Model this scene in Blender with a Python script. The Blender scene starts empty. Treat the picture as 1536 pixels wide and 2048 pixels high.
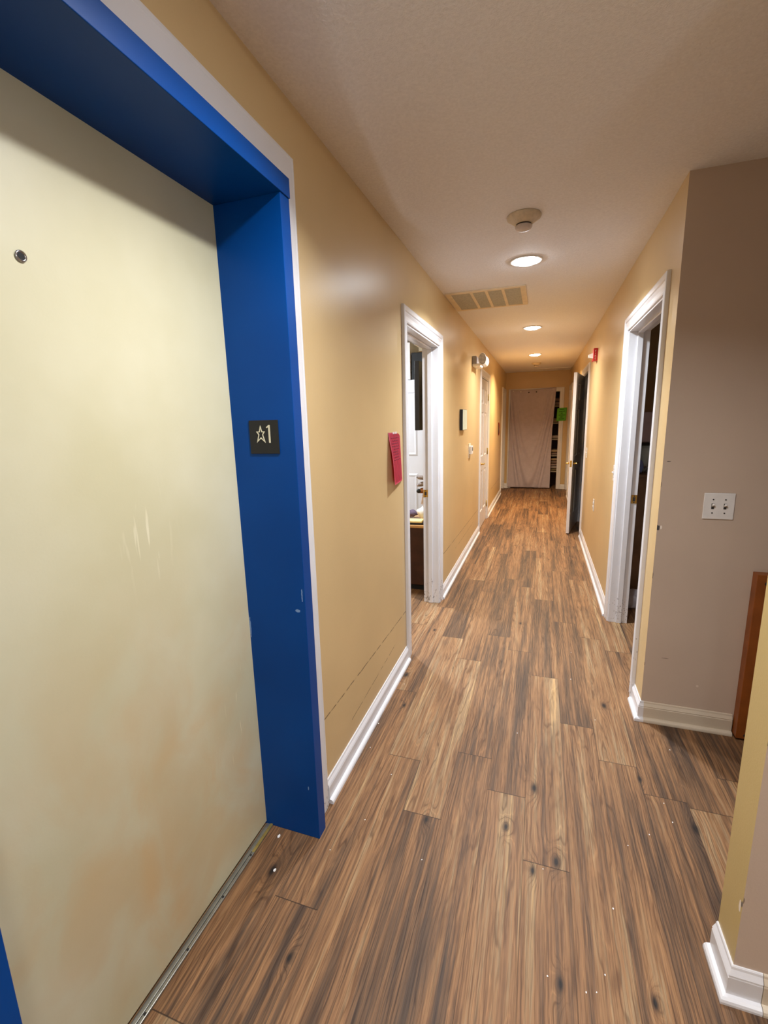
import bpy, bmesh, math, random
from mathutils import Vector, Matrix
random.seed(7)
sc = bpy.context.scene
COL = sc.collection
W, L, H = 1.274, 10.341, 2.44          # corridor width, distance to the end wall, ceiling height

# ------------------------------------------------------------------ colours / node helpers
def lin(c):
    c /= 255.0
    return c / 12.92 if c <= 0.04045 else ((c + 0.055) / 1.055) ** 2.4
def rgb(r, g, b): return (lin(r), lin(g), lin(b), 1.0)

class NT:
    def __init__(s, name):
        s.m = bpy.data.materials.new(name); s.m.use_nodes = True
        s.t = s.m.node_tree; s.N = s.t.nodes; s.Lk = s.t.links
        s.bsdf = s.N['Principled BSDF']
        s._pos = None
    def put(s, sock, v):
        if isinstance(v, bpy.types.NodeSocket): s.Lk.new(v, sock)
        elif v is not None: sock.default_value = v
    def math(s, op, a, b=None, c=None, clamp=False):
        n = s.N.new('ShaderNodeMath'); n.operation = op; n.use_clamp = clamp
        for i, v in enumerate((a, b, c)):
            if v is not None: s.put(n.inputs[i], v)
        return n.outputs[0]
    def pos(s):
        if s._pos is None:
            g = s.N.new('ShaderNodeNewGeometry'); x = s.N.new('ShaderNodeSeparateXYZ')
            s.Lk.new(g.outputs['Position'], x.inputs[0]); s._pos = (g.outputs['Position'], x.outputs[0], x.outputs[1], x.outputs[2])
        return s._pos
    def obj(s):
        return s.N.new('ShaderNodeTexCoord').outputs['Object']
    def comb(s, x, y, z):
        n = s.N.new('ShaderNodeCombineXYZ')
        for i, v in enumerate((x, y, z)): s.put(n.inputs[i], v)
        return n.outputs[0]
    def vmul(s, v, k):
        n = s.N.new('ShaderNodeVectorMath'); n.operation = 'MULTIPLY'; s.put(n.inputs[0], v); s.put(n.inputs[1], k); return n.outputs[0]
    def noise(s, vec, scale=5., detail=2., rough=.5, dist=0.):
        n = s.N.new('ShaderNodeTexNoise'); s.put(n.inputs['Vector'], vec)
        s.put(n.inputs['Scale'], scale); s.put(n.inputs['Detail'], detail); s.put(n.inputs['Roughness'], rough); s.put(n.inputs['Distortion'], dist)
        return n.outputs['Fac']
    def ramp(s, fac, stops, interp='LINEAR'):
        n = s.N.new('ShaderNodeValToRGB'); s.put(n.inputs[0], fac); e = n.color_ramp.elements; n.color_ramp.interpolation = interp
        while len(e) > 1: e.remove(e[-1])
        e[0].position, e[0].color = stops[0][0], stops[0][1]
        for p, c in stops[1:]:
            k = e.new(p); k.color = c
        return n.outputs[0]
    def step(s, fac, a, b):        # smooth 0..1 between a and b
        n = s.N.new('ShaderNodeMapRange'); n.interpolation_type = 'SMOOTHSTEP'
        s.put(n.inputs[0], fac); n.inputs[1].default_value = a; n.inputs[2].default_value = b
        return n.outputs[0]
    def mix(s, fac, a, b, mode='MIX'):
        n = s.N.new('ShaderNodeMix'); n.data_type = 'RGBA'; n.blend_type = mode
        s.put(n.inputs[0], fac); s.put(n.inputs[6], a); s.put(n.inputs[7], b); return n.outputs[2]
    def bump(s, h, strength=.2, dist=.002):
        n = s.N.new('ShaderNodeBump'); s.put(n.inputs['Height'], h); n.inputs['Strength'].default_value = strength; n.inputs['Distance'].default_value = dist
        s.Lk.new(n.outputs[0], s.bsdf.inputs['Normal'])
    def fin(s, col, rough=.5, metal=0., spec=None, coat=None):
        s.put(s.bsdf.inputs['Base Color'], col); s.put(s.bsdf.inputs['Roughness'], rough); s.put(s.bsdf.inputs['Metallic'], metal)
        if spec is not None: s.put(s.bsdf.inputs['Specular IOR Level'], spec)
        if coat is not None: s.put(s.bsdf.inputs['Coat Weight'], coat)
        return s.m

def simple(name, col, rough=.5, metal=0., var=.08, scale=30., bump=0., spec=None):
    t = NT(name); p = t.obj()
    n = t.noise(p, scale, 3.)
    dk = tuple(c * (1 - var) for c in col[:3]) + (1,); lt = tuple(min(1, c * (1 + var)) for c in col[:3]) + (1,)
    c = t.ramp(n, [(.3, dk), (.7, lt)])
    if bump: t.bump(t.noise(p, scale * 8, 2.), bump, .002)
    return t.fin(c, rough, metal, spec)

def gauss_mark(t, a, b, a0, b0, ra, rb):
    """soft 1..0 ellipse around (a0,b0)"""
    u = t.math('DIVIDE', t.math('SUBTRACT', a, a0), ra); v = t.math('DIVIDE', t.math('SUBTRACT', b, b0), rb)
    d = t.math('ADD', t.math('MULTIPLY', u, u), t.math('MULTIPLY', v, v))
    return t.math('POWER', 2.718, t.math('MULTIPLY', d, -1.))

def scratch(t, y, z, y0, z0, y1, z1, w, nz):
    """thin scuff line from (y0,z0) to (y1,z1), 1 on the line"""
    k = (z1 - z0) / (y1 - y0)
    zl = t.math('ADD', t.math('MULTIPLY', t.math('SUBTRACT', y, y0), k), z0)
    d = t.math('ABSOLUTE', t.math('ADD', t.math('SUBTRACT', z, zl), t.math('MULTIPLY', t.math('SUBTRACT', nz, .5), .012)))
    m = t.math('SUBTRACT', 1., t.step(d, w * .3, w))
    r = t.math('MULTIPLY', t.math('GREATER_THAN', y, y0), t.math('LESS_THAN', y, y1))
    return t.math('MULTIPLY', m, r)

# ------------------------------------------------------------------ materials
def wall_paint(name, col, rough, marks=None, spec=.5):
    t = NT(name); P, x, y, z = t.pos()
    n = t.noise(P, 2.2, 3.)
    c = t.ramp(n, [(.3, tuple(v * .95 for v in col[:3]) + (1,)), (.7, tuple(min(1, v * 1.04) for v in col[:3]) + (1,))])
    if marks: c = marks(t, c, x, y, z)
    peel = t.noise(P, 160., 2.); fine = t.noise(P, 420., 2.)
    t.bump(t.math('ADD', peel, t.math('MULTIPLY', fine, .5)), .16, .0015)
    return t.fin(c, rough, spec=spec)

def marks_left(t, c, x, y, z):
    nz = t.noise(t.comb(0., y, z), 7., 2.)
    g = t.noise(t.comb(0., y, z), 26., 2.)
    m = None
    for a in ((1.40, .36, 2.56, .333, .0045), (1.68, .182, 2.36, .222, .003), (3.64, .37, 5.98, .33, .005), (4.3, .26, 5.6, .25, .003), (7.6, .36, 9.2, .35, .006)):
        k = scratch(t, y, z, *a, nz)
        m = k if m is None else t.math('MAXIMUM', m, k)
    m = t.math('MULTIPLY', m, t.step(g, .36, .55))
    return t.mix(t.math('MULTIPLY', m, .85), c, rgb(66, 48, 24))
YEL = rgb(204, 177, 130)
BEI = rgb(196, 178, 162)
m_yel = wall_paint('yellow_wall_paint', YEL, .34, marks_left)
m_yel2 = wall_paint('yellow_wall_paint_plain', YEL, .36)
def marks_beige(t, c, x, y, z):
    g = t.noise(t.comb(x, 0., z), 120., 2.); g2 = t.math('MULTIPLY', t.math('SUBTRACT', g, .5), .9)
    k = t.step(t.math('ADD', gauss_mark(t, x, z, 1.277, .981, .010, .014), g2), .42, .5)
    c = t.mix(k, c, rgb(72, 70, 74))
    k = t.step(t.math('ADD', gauss_mark(t, x, z, 1.290, .983, .005, .011), t.math('MULTIPLY', g2, .6)), .45, .55)
    c = t.mix(k, c, rgb(235, 228, 218))
    k = t.step(t.math('ADD', gauss_mark(t, x, z, 1.296, 1.285, .011, .0022), t.math('MULTIPLY', g2, .6)), .5, .6)
    c = t.mix(k, c, rgb(95, 82, 74))
    for (a, b, ra, rb) in ((1.274, .30, .004, .012), (1.275, .75, .003, .02), (1.2745, 1.18, .003, .016), (1.36, .34, .02, .002)):
        k = t.step(t.math('ADD', gauss_mark(t, x, z, a, b, ra, rb), t.math('MULTIPLY', g2, .6)), .5, .6)
        c = t.mix(t.math('MULTIPLY', k, .7), c, rgb(88, 74, 64))
    k = t.step(gauss_mark(t, x, z, 1.503, .218, .006, .007), .4, .6)
    return t.mix(k, c, rgb(214, 200, 186))
m_bei = wall_paint('beige_wall_paint', BEI, .45, marks_beige)
def marks_stub(t, c, x, y, z):
    g = t.noise(t.comb(y, 0., z), 90., 2.); g2 = t.math('MULTIPLY', t.math('SUBTRACT', g, .5), .8)
    k = t.step(t.math('ADD', gauss_mark(t, y, z, 1.168, .27, .006, .022), g2), .5, .58)
    c = t.mix(k, c, rgb(226, 216, 205))
    k = t.step(t.math('ADD', gauss_mark(t, y, z, 1.160, .285, .005, .012), g2), .5, .58)
    return t.mix(k, c, rgb(86, 84, 88))
m_stub = wall_paint('yellow_stub_paint', rgb(192, 170, 116), .4, marks_stub)

def mk_ceiling():
    t = NT('stippled_ceiling_paint'); P, x, y, z = t.pos()
    a = t.noise(P, 95., 3., .6); b = t.noise(P, 230., 2.)
    col = t.ramp(a, [(.3, rgb(228, 226, 228)), (.7, rgb(238, 236, 238))])
    t.bump(t.math('ADD', a, t.math('MULTIPLY', b, .6)), .55, .004)
    return t.fin(col, .8, spec=.2)
m_ceil = mk_ceiling()

def mk_trim(name, col, chips=.0, zmax=.5, rough=.28):
    t = NT(name); P, x, y, z = t.pos()
    c = t.ramp(t.noise(P, 6., 3.), [(.3, tuple(v * .95 for v in col[:3]) + (1,)), (.7, col)])
    if chips:
        n = t.noise(t.vmul(P, (1., 1., .6)), 85., 3., .65)
        big = t.noise(P, 13., 2.)
        # chipped paint: more flakes are missing where trolleys knock the frame, near the floor
        thr = t.math('SUBTRACT', .86, t.math('MULTIPLY', t.math('SUBTRACT', 1., t.step(z, .03, zmax)), chips))
        k = t.math('GREATER_THAN', t.math('ADD', n, t.math('MULTIPLY', t.math('SUBTRACT', big, .5), .35)), thr)
        c = t.mix(t.math('MULTIPLY', k, .8), c, rgb(112, 104, 100))
    t.bump(t.noise(P, 60., 2.), .05, .001)
    return t.fin(c, rough)
WHT = rgb(220, 220, 224)
m_trim = mk_trim('white_gloss_trim', WHT)
m_trimc = mk_trim('white_gloss_trim_chipped', WHT, .25, .55)
m_cream = mk_trim('cream_baseboard_paint', rgb(205, 192, 172), .12, .12, .45)
m_door = mk_trim('white_door_paint', rgb(212, 211, 214), rough=.3)

def mk_blue():
    t = NT('blue_frame_enamel'); P, x, y, z = t.pos()
    c = t.ramp(t.noise(P, 3., 2.), [(.3, rgb(0, 60, 130)), (.7, rgb(0, 66, 140))])
    g = t.noise(P, 130., 2.); g2 = t.math('MULTIPLY', t.math('SUBTRACT', g, .5), .9)
    for (a, b, ra, rb) in ((.016, .884, .012, .007), (-.175, .80, .004, .05), (.035, .94, .003, .03), (.012, .205, .003, .010)):
        k = t.step(t.math('ADD', gauss_mark(t, x, z, a, b, ra, rb), g2), .55, .62)
        c = t.mix(t.math('MULTIPLY', k, .8), c, rgb(130, 160, 200))
    t.bump(t.noise(P, 120., 2.), .05, .001)
    return t.fin(c, .4, spec=.16)
m_blue = mk_blue()

def mk_elev():
    t = NT('cream_elevator_door_enamel'); P, x, y, z = t.pos()
    base = t.ramp(t.noise(P, 3.5, 3.), [(.3, rgb(203, 197, 162)), (.7, rgb(213, 208, 178))])
    # hand and shoe stains of the lower half, streaked downwards
    v = t.comb(0., t.math('MULTIPLY', y, 1.0), t.math('MULTIPLY', z, .75))
    s1 = t.noise(v, 5.2, 4., .55, .6); s2 = t.noise(t.comb(3., y, z), 2.2, 3., .6)
    low = t.math('SUBTRACT', 1., t.step(z, .45, 1.35))
    k = t.math('MULTIPLY', t.step(t.math('ADD', t.math('MULTIPLY', s1, .5), t.math('MULTIPLY', s2, .5)), .44, .62), low)
    c = t.mix(t.math('MULTIPLY', k, .45), base, rgb(206, 176, 126))
    for (a, b, ra, rb, q) in ((.74, .30, .030, .34, .38), (.80, .12, .05, .2, .4), (.60, .50, .07, .09, .2), (1.02, .42, .06, .10, .35), (1.14, .34, .04, .14, .35), (.90, .62, .10, .05, .25)):
        c = t.mix(t.math('MULTIPLY', t.math('MULTIPLY', gauss_mark(t, y, z, a, b, ra, rb), q), t.step(s1, .3, .6)), c, rgb(214, 174, 114))
    g = t.noise(t.comb(0., t.math('MULTIPLY', y, 26.), t.math('MULTIPLY', z, 1.6)), 6., 2.)
    k = t.math('MULTIPLY', t.step(g, .66, .72), gauss_mark(t, y, z, 1.14, .52, .075, .22))
    c = t.mix(t.math('MULTIPLY', k, .8), c, rgb(236, 226, 190))
    g = t.noise(t.comb(1., t.math('MULTIPLY', y, 12.), t.math('MULTIPLY', z, 1.4)), 5., 2.)
    k = t.math('MULTIPLY', t.step(g, .6, .68), gauss_mark(t, y, z, .87, 1.22, .06, .1))
    c = t.mix(t.math('MULTIPLY', k, .6), c, rgb(238, 232, 205))
    t.bump(t.noise(P, 150., 2.), .12, .001)
    return t.fin(c, .4)
m_elev = mk_elev()

KN = [(.782, 1.723), (.686, 1.501), (.783, 1.354), (.859, 1.41), (.86, 1.047), (1.089, 1.077), (-.056, 1.091), (.132, .879), (.115, 2.107), (1.12, 2.403),
      (.396, 1.444), (1.199, 1.9), (1.344, 1.697), (.662, 3.312), (.075, 3.034), (.043, 2.398)]
def mk_floor():
    t = NT('rustic_plank_vinyl'); P, x, y, z = t.pos()
    uvn = t.N.new('ShaderNodeUVMap'); uvn.uv_map = 'plank'
    sx = t.N.new('ShaderNodeSeparateXYZ'); t.Lk.new(uvn.outputs[0], sx.inputs[0]); u, v = sx.outputs[0], sx.outputs[1]
    at = t.N.new('ShaderNodeAttribute'); at.attribute_name = 'seed'
    sp = t.N.new('ShaderNodeSeparateColor'); t.Lk.new(at.outputs['Color'], sp.inputs[0]); r, g, b = sp.outputs
    off = t.math('MULTIPLY', r, 37.)
    q = t.comb(t.math('ADD', u, off), t.math('ADD', v, t.math('MULTIPLY', g, 53.)), off)     # per plank noise space
    # knots: ring disturbance and dark cores
    ex = None
    for i, (kx, ky) in enumerate(KN):                      # squared elliptical distance to the nearest knot
        rx, ry = (.022, .050) if i % 3 else (.030, .068)
        u_, v_ = t.math('MULTIPLY_ADD', x, 1 / rx, -kx / rx), t.math('MULTIPLY_ADD', y, 1 / ry, -ky / ry)
        d = t.math('MULTIPLY_ADD', u_, u_, t.math('MULTIPLY', v_, v_))
        ex = d if ex is None else t.math('MINIMUM', ex, d)
    kd = t.math('POWER', 2.718, t.math('MULTIPLY', ex, -1.)); kc = t.math('POWER', 2.718, t.math('MULTIPLY', ex, -6.))
    # cut through year rings: a slice of concentric cylinders per plank
    X = t.math('ADD', t.math('SUBTRACT', u, .075), t.math('MULTIPLY', t.math('SUBTRACT', g, .5), .20))
    D = t.math('ADD', t.math('ADD', .022, t.math('MULTIPLY', r, .08)), t.math('MULTIPLY', t.math('SUBTRACT', v, .6), t.math('MULTIPLY', t.math('SUBTRACT', g, .5), .075)))
    w1 = t.math('MULTIPLY', t.math('SUBTRACT', t.noise(t.vmul(q, (9., 1.7, 1.)), 1., 3., .55), .5), .055)
    w2 = t.math('MULTIPLY', t.math('SUBTRACT', t.noise(t.vmul(q, (38., 6., 1.)), 1., 2., .5), .5), .010)
    R = t.math('SQRT', t.math('ADD', t.math('MULTIPLY', X, X), t.math('MULTIPLY', D, D)))
    R = t.math('ADD', t.math('ADD', R, w1), t.math('ADD', w2, t.math('MULTIPLY', kd, .030)))
    ph = t.math('FRACT', t.math('DIVIDE', t.math('ADD', R, t.math('MULTIPLY', t.noise(t.vmul(q, (60., 1.5, 1.)), 1., 2.), .007)), .0105))
    v0 = (0., 0., 0., 1.); v1 = (1., 1., 1., 1.)
    pin = t.ramp(ph, [(.38, v0), (.50, v1), (.62, v0)])                       # pale pinstripe
    drk = t.ramp(ph, [(0., v1), (.10, v0), (.80, v0), (.93, v1)])             # dark late wood
    fib = t.noise(t.vmul(q, (260., 7., 1.)), 1., 3., .6)
    fib2 = t.noise(t.vmul(q, (38., .9, 1.)), 1., 5., .74)
    tone = t.noise(t.vmul(q, (11., 1.0, 1.)), 1., 3., .6)
    fade = t.step(t.noise(t.vmul(q, (14., 2.0, 1.)), 1.7, 3., .6), .36, .62)   # rings show only here and there
    sel = t.math('ADD', t.math('MULTIPLY', t.math('SUBTRACT', fib2, .5), 1.7), t.math('ADD', t.math('MULTIPLY', t.math('SUBTRACT', tone, .5), 1.0), t.math('ADD', t.math('MULTIPLY', b, .30), .26)))
    c = t.ramp(sel, [(.05, rgb(74, 57, 45)), (.28, rgb(106, 79, 56)), (.44, rgb(132, 96, 65)), (.56, rgb(142, 106, 72)), (.70, rgb(145, 120, 90)), (.92, rgb(182, 147, 102))])
    lt = t.mix(1., c, (1.42, 1.40, 1.34, 1.), 'MULTIPLY'); dk = t.mix(1., c, (.50, .45, .42, 1.), 'MULTIPLY')
    c = t.mix(t.math('MULTIPLY', pin, t.math('ADD', t.math('MULTIPLY', fade, .75), .15)), c, lt)
    c = t.mix(t.math('MULTIPLY', drk, t.math('ADD', t.math('MULTIPLY', fade, .70), .22)), c, dk)
    c = t.mix(t.math('MULTIPLY', t.step(fib, .50, .62), .60), c, dk)
    c = t.mix(t.math('MULTIPLY', t.step(fib, .47, .30), .30), c, lt)
    c = t.mix(t.math('MULTIPLY', t.step(t.noise(t.vmul(q, (9., 1.5, 1.)), 1.3, 4., .65), .55, .75), .45), c, rgb(68, 57, 48))
    c = t.mix(t.math('MULTIPLY', t.step(t.noise(t.vmul(q, (160., 1.3, 1.)), 1., 2., .5), .66, .74), .6), c, rgb(60, 42, 32))
    c = t.mix(t.math('MULTIPLY', kc, 1.1, clamp=True), c, rgb(34, 27, 24))
    ring = t.math('SUBTRACT', 1., drk)
    # joints between boards
    eu = t.math('MINIMUM', u, t.math('SUBTRACT', .15, u)); ev = t.math('MINIMUM', v, t.math('SUBTRACT', 1.219, v))
    j = t.math('MAXIMUM', t.math('MULTIPLY', t.math('SUBTRACT', 1., t.step(eu, .0003, .0018)), .6), t.math('SUBTRACT', 1., t.step(ev, .0006, .0024)))
    c = t.mix(t.math('MULTIPLY', j, .8), c, rgb(38, 28, 22))
    hgt = t.math('SUBTRACT', t.math('ADD', t.math('MULTIPLY', ring, .5), t.math('MULTIPLY', fib, .5)), t.math('MULTIPLY', j, 1.5))
    t.bump(hgt, .22, .0015)
    return t.fin(c, t.math('ADD', .46, t.math('MULTIPLY', fib2, .16)), spec=.3)
m_floor = mk_floor()

m_metal = simple('brushed_aluminium', rgb(176, 176, 168), .35, .9, .12, 40.)
m_brassy = simple('worn_brass_strip', rgb(176, 156, 92), .4, .7, .2, 30.)
m_brass = simple('polished_brass', rgb(214, 176, 92), .22, 1., .06, 20.)
m_chrome = simple('chrome', rgb(205, 205, 205), .15, 1., .04)
m_black = simple('black_plastic', rgb(22, 22, 24), .4, 0, .1)
m_blackm = simple('matt_black_board', rgb(8, 8, 9), .7, 0, .1)
m_signb = simple('black_sign_plastic', rgb(15, 15, 17), .6, 0, .1, 80.)
m_ivory = simple('ivory_lettering', rgb(208, 202, 176), .5, 0, .04)
m_plastic = simple('white_plastic', rgb(226, 224, 222), .35, 0, .03)
m_almond = simple('aged_ivory_plastic', rgb(206, 192, 168), .5, 0, .12, 45.)
m_pinkgrey = simple('greyed_white_plastic', rgb(206, 194, 190), .5, 0, .08, 45.)
m_grey = simple('grey_plastic', rgb(150, 146, 148), .4, 0, .06)
m_dark = simple('dark_slot', rgb(40, 36, 34), .6, 0, .05)
m_vent = simple('dusty_cream_vent_paint', rgb(226, 208, 176), .5, 0, .08, 18.)
m_filter = simple('dusty_filter_mesh', rgb(206, 199, 178), .9, 0, .12, 90., .2)
m_red = simple('red_enamel', rgb(190, 24, 44), .3, 0, .06)
m_white = simple('white_lettering', rgb(240, 238, 236), .5, 0, .02)
def mk_paper(name, col, streak=.12):
    t = NT(name); p = t.obj()
    n = t.noise(t.vmul(p, (1., 160., 22.)), 1., 3., .6)
    c = t.ramp(n, [(.3, tuple(v * (1 - streak * 2) for v in col[:3]) + (1,)), (.65, col)])
    return t.fin(c, .6)
m_pink = mk_paper('pink_paper', rgb(232, 60, 92), .28)
m_redp = mk_paper('red_paper', rgb(186, 40, 44))
m_green = mk_paper('green_paper', rgb(142, 240, 84), .06)
m_ink = simple('dark_pen_ink', rgb(150, 22, 58), .6, 0, .05)
m_inkg = simple('black_marker_ink', rgb(20, 70, 20), .6, 0, .05)
m_tape = simple('clear_tape', rgb(240, 226, 226), .12, 0, .02)
m_canvas = simple('pale_sage_print', rgb(206, 216, 198), .6, 0, .12, 14.)
m_wood = simple('orange_brown_stained_wood', rgb(132, 70, 20), .45, 0, .18, 12.)
m_dkwood = simple('dark_walnut_veneer', rgb(62, 34, 24), .4, 0, .35, 9.)
m_brwood = simple('brown_dresser_veneer', rgb(128, 100, 72), .45, 0, .18, 9.)
m_tan = simple('tan_wood_top', rgb(206, 160, 104), .4, 0, .12, 14.)
m_shelf = simple('pale_closet_shelf', rgb(190, 176, 160), .6, 0, .08)
m_closet = simple('closet_brown_paint', rgb(96, 62, 44), .6, 0, .1)
def mk_cloth(name, col):
    t = NT(name); p = t.obj()
    a = t.noise(p, 14., 3.); w = t.noise(p, 600., 2.)
    c = t.ramp(a, [(.3, tuple(v * .9 for v in col[:3]) + (1,)), (.7, col)])
    t.bump(w, .25, .001)
    return t.fin(c, .9, spec=.15)
m_taupe = mk_cloth('taupe_curtain_cloth', rgb(190, 180, 190))
m_linen = [mk_cloth('linen_%d' % i, c) for i, c in enumerate((rgb(176, 150, 140), rgb(150, 128, 118), rgb(196, 168, 132), rgb(132, 116, 84), rgb(186, 170, 160)))]
m_whitec = mk_cloth('white_cloth', rgb(238, 236, 234))
m_purple = mk_cloth('purple_grey_cloth', rgb(112, 98, 118))
m_bluec = mk_cloth('slate_blue_cloth', rgb(140, 166, 236))
m_greyc = mk_cloth('grey_felt', rgb(206, 190, 200))
m_bag = mk_cloth('white_bag_cloth', rgb(206, 204, 214))
m_brownc = mk_cloth('brown_cap_cloth', rgb(132, 76, 30))
m_mott = simple('mottled_grey_fabric', rgb(140, 128, 124), .8, 0, .55, 60.)
m_card = simple('printed_carton_board', rgb(222, 206, 204), .6, 0, .15, 22.)
m_yelb = simple('pale_yellow_cover', rgb(240, 222, 160), .5, 0, .05)
m_celad = simple('pale_grey_glaze', rgb(222, 238, 238), .3, 0, .05)
def emit(name, col, s):
    m = bpy.data.materials.new(name); m.use_nodes = True; N = m.node_tree.nodes
    b = N['Principled BSDF']; b.inputs['Base Color'].default_value = (.9, .9, .9, 1); b.inputs['Emission Color'].default_value = col; b.inputs['Emission Strength'].default_value = s
    return m

# ------------------------------------------------------------------ mesh builder
class MB:
    def __init__(s): s.bm = bmesh.new()
    def poly(s, pts, mi=0):
        f = s.bm.faces.new([s.bm.verts.new(p) for p in pts]); f.material_index = mi; return f
    def box(s, x0, x1, y0, y1, z0, z1, bev=0., seg=2, mi=0, M=None):
        vs = [s.bm.verts.new(p) for p in ((x0, y0, z0), (x1, y0, z0), (x1, y1, z0), (x0, y1, z0), (x0, y0, z1), (x1, y0, z1), (x1, y1, z1), (x0, y1, z1))]
        fs = [s.bm.faces.new([vs[i] for i in q]) for q in ((3, 2, 1, 0), (4, 5, 6, 7), (0, 1, 5, 4), (1, 2, 6, 5), (2, 3, 7, 6), (3, 0, 4, 7))]
        for f in fs: f.material_index = mi
        geo = vs
        if bev:
            es = list({e for f in fs for e in f.edges})
            r = bmesh.ops.bevel(s.bm, geom=es, offset=bev, segments=seg, affect='EDGES', profile=.5)
            geo = list({v for f in r['faces'] for v in f.verts} | {v for v in vs if v.is_valid})
        if M is not None: bmesh.ops.transform(s.bm, matrix=M, verts=geo)
        return s
    def lathe(s, prof, M=None, n=32, mi=0, cap=True, smooth=True):
        """prof: (radius, height) list, axis = local z"""
        rings = []
        for r, h in prof:
            if r < 1e-6: rings.append([s.bm.verts.new((0, 0, h))])
            else: rings.append([s.bm.verts.new((r * math.cos(2 * math.pi * i / n), r * math.sin(2 * math.pi * i / n), h)) for i in range(n)])
        for a, b in zip(rings, rings[1:]):
            for i in range(n):
                j = (i + 1) % n
                if len(a) == 1 and len(b) == 1: continue
                if len(a) == 1: f = s.bm.faces.new((a[0], b[i], b[j]))
                elif len(b) == 1: f = s.bm.faces.new((a[i], a[j], b[0]))
                else: f = s.bm.faces.new((a[i], a[j], b[j], b[i]))
                f.material_index = mi; f.smooth = smooth
        if cap:
            for rg in (rings[0], rings[-1]):
                if len(rg) > 2:
                    f = s.bm.faces.new(rg); f.material_index = mi
        if M is not None: bmesh.ops.transform(s.bm, matrix=M, verts=[v for r in rings for v in r])
        return s
    def tube(s, pts, r, n=8, mi=0):
        pts = [Vector(p) for p in pts]; rings = []
        for i, p in enumerate(pts):
            d = (pts[min(i + 1, len(pts) - 1)] - pts[max(i - 1, 0)]).normalized()
            a = d.orthogonal().normalized() if i == 0 else (a - d * a.dot(d)).normalized()
            b = d.cross(a); rr = r[i] if isinstance(r, (list, tuple)) else r
            rings.append([s.bm.verts.new(p + a * rr * math.cos(2 * math.pi * k / n) + b * rr * math.sin(2 * math.pi * k / n)) for k in range(n)])
        for a_, b_ in zip(rings, rings[1:]):
            for k in range(n):
                f = s.bm.faces.new((a_[k], a_[(k + 1) % n], b_[(k + 1) % n], b_[k])); f.smooth = True; f.material_index = mi
        s.bm.faces.new(rings[0]); s.bm.faces.new(rings[-1]); return s
    def prism(s, outline, origin, ux, uy, depth, mi=0):
        """flat outline in the plane (ux,uy) at origin, thickened along ux x uy"""
        o, ux, uy = Vector(origin), Vector(ux), Vector(uy); n = ux.cross(uy).normalized() * depth
        a = [s.bm.verts.new(o + ux * p[0] + uy * p[1]) for p in outline]; b = [s.bm.verts.new(v.co + n) for v in a]
        f = s.bm.faces.new(a); f.material_index = mi; f = s.bm.faces.new(b[::-1]); f.material_index = mi
        for i in range(len(a)):
            f = s.bm.faces.new((a[i], b[i], b[(i + 1) % len(a)], a[(i + 1) % len(a)])); f.material_index = mi
        return s
    def loft(s, sections, mi=0, smooth=False, caps=True):
        rs = [[s.bm.verts.new(p) for p in sec] for sec in sections]; n = len(rs[0])
        for a, b in zip(rs, rs[1:]):
            for i in range(n - 1):
                f = s.bm.faces.new((a[i], a[i + 1], b[i + 1], b[i])); f.material_index = mi; f.smooth = smooth
            f = s.bm.faces.new((a[-1], a[0], b[0], b[-1])); f.material_index = mi
        if caps:
            for r in (rs[0], rs[-1]):
                f = s.bm.faces.new(r); f.material_index = mi
        return s
    def blob(s, c, r, n=16, noise=.12, seed=0, mi=0, flat=None):
        rd = random.Random(seed); ph = [(rd.uniform(0, 6.28), rd.uniform(1.5, 4), rd.uniform(1.5, 4)) for _ in range(5)]
        res = bmesh.ops.create_uvsphere(s.bm, u_segments=n, v_segments=n // 2 + 2, radius=1.)
        for v in res['verts']:
            d = v.co.normalized(); k = 1 + noise * sum(math.sin(p[0] + p[1] * d.x * 2 + p[2] * d.y * 2 + d.z * 3) for p in ph) / 3
            v.co = Vector((c[0] + d.x * r[0] * k, c[1] + d.y * r[1] * k, c[2] + d.z * r[2] * k))
            if flat is not None and v.co.z < flat: v.co.z = flat
        for f in {f for v in res['verts'] for f in v.link_faces}: f.smooth = True; f.material_index = mi
        return s
    def grid(s, fn, nu, nv, th=0., mi=0):
        vs = [[s.bm.verts.new(fn(i / nu, j / nv)) for i in range(nu + 1)] for j in range(nv + 1)]
        fs = []
        for j in range(nv):
            for i in range(nu):
                f = s.bm.faces.new((vs[j][i], vs[j][i + 1], vs[j + 1][i + 1], vs[j + 1][i])); f.smooth = True; f.material_index = mi; fs.append(f)
        if th: bmesh.ops.solidify(s.bm, geom=fs, thickness=th)
        return s
    def build(s, name, mats, parent=None, recalc=True):
        if recalc: bmesh.ops.recalc_face_normals(s.bm, faces=s.bm.faces)
        me = bpy.data.meshes.new(name)
        if parent is not None:
            s.bm.transform(world_of(parent).inverted())
        s.bm.to_mesh(me); s.bm.free()
        for m in (mats if isinstance(mats, (list, tuple)) else [mats]): me.materials.append(m)
        o = bpy.data.objects.new(name, me); COL.objects.link(o)
        if parent is not None: o.parent = parent
        return o

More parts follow.
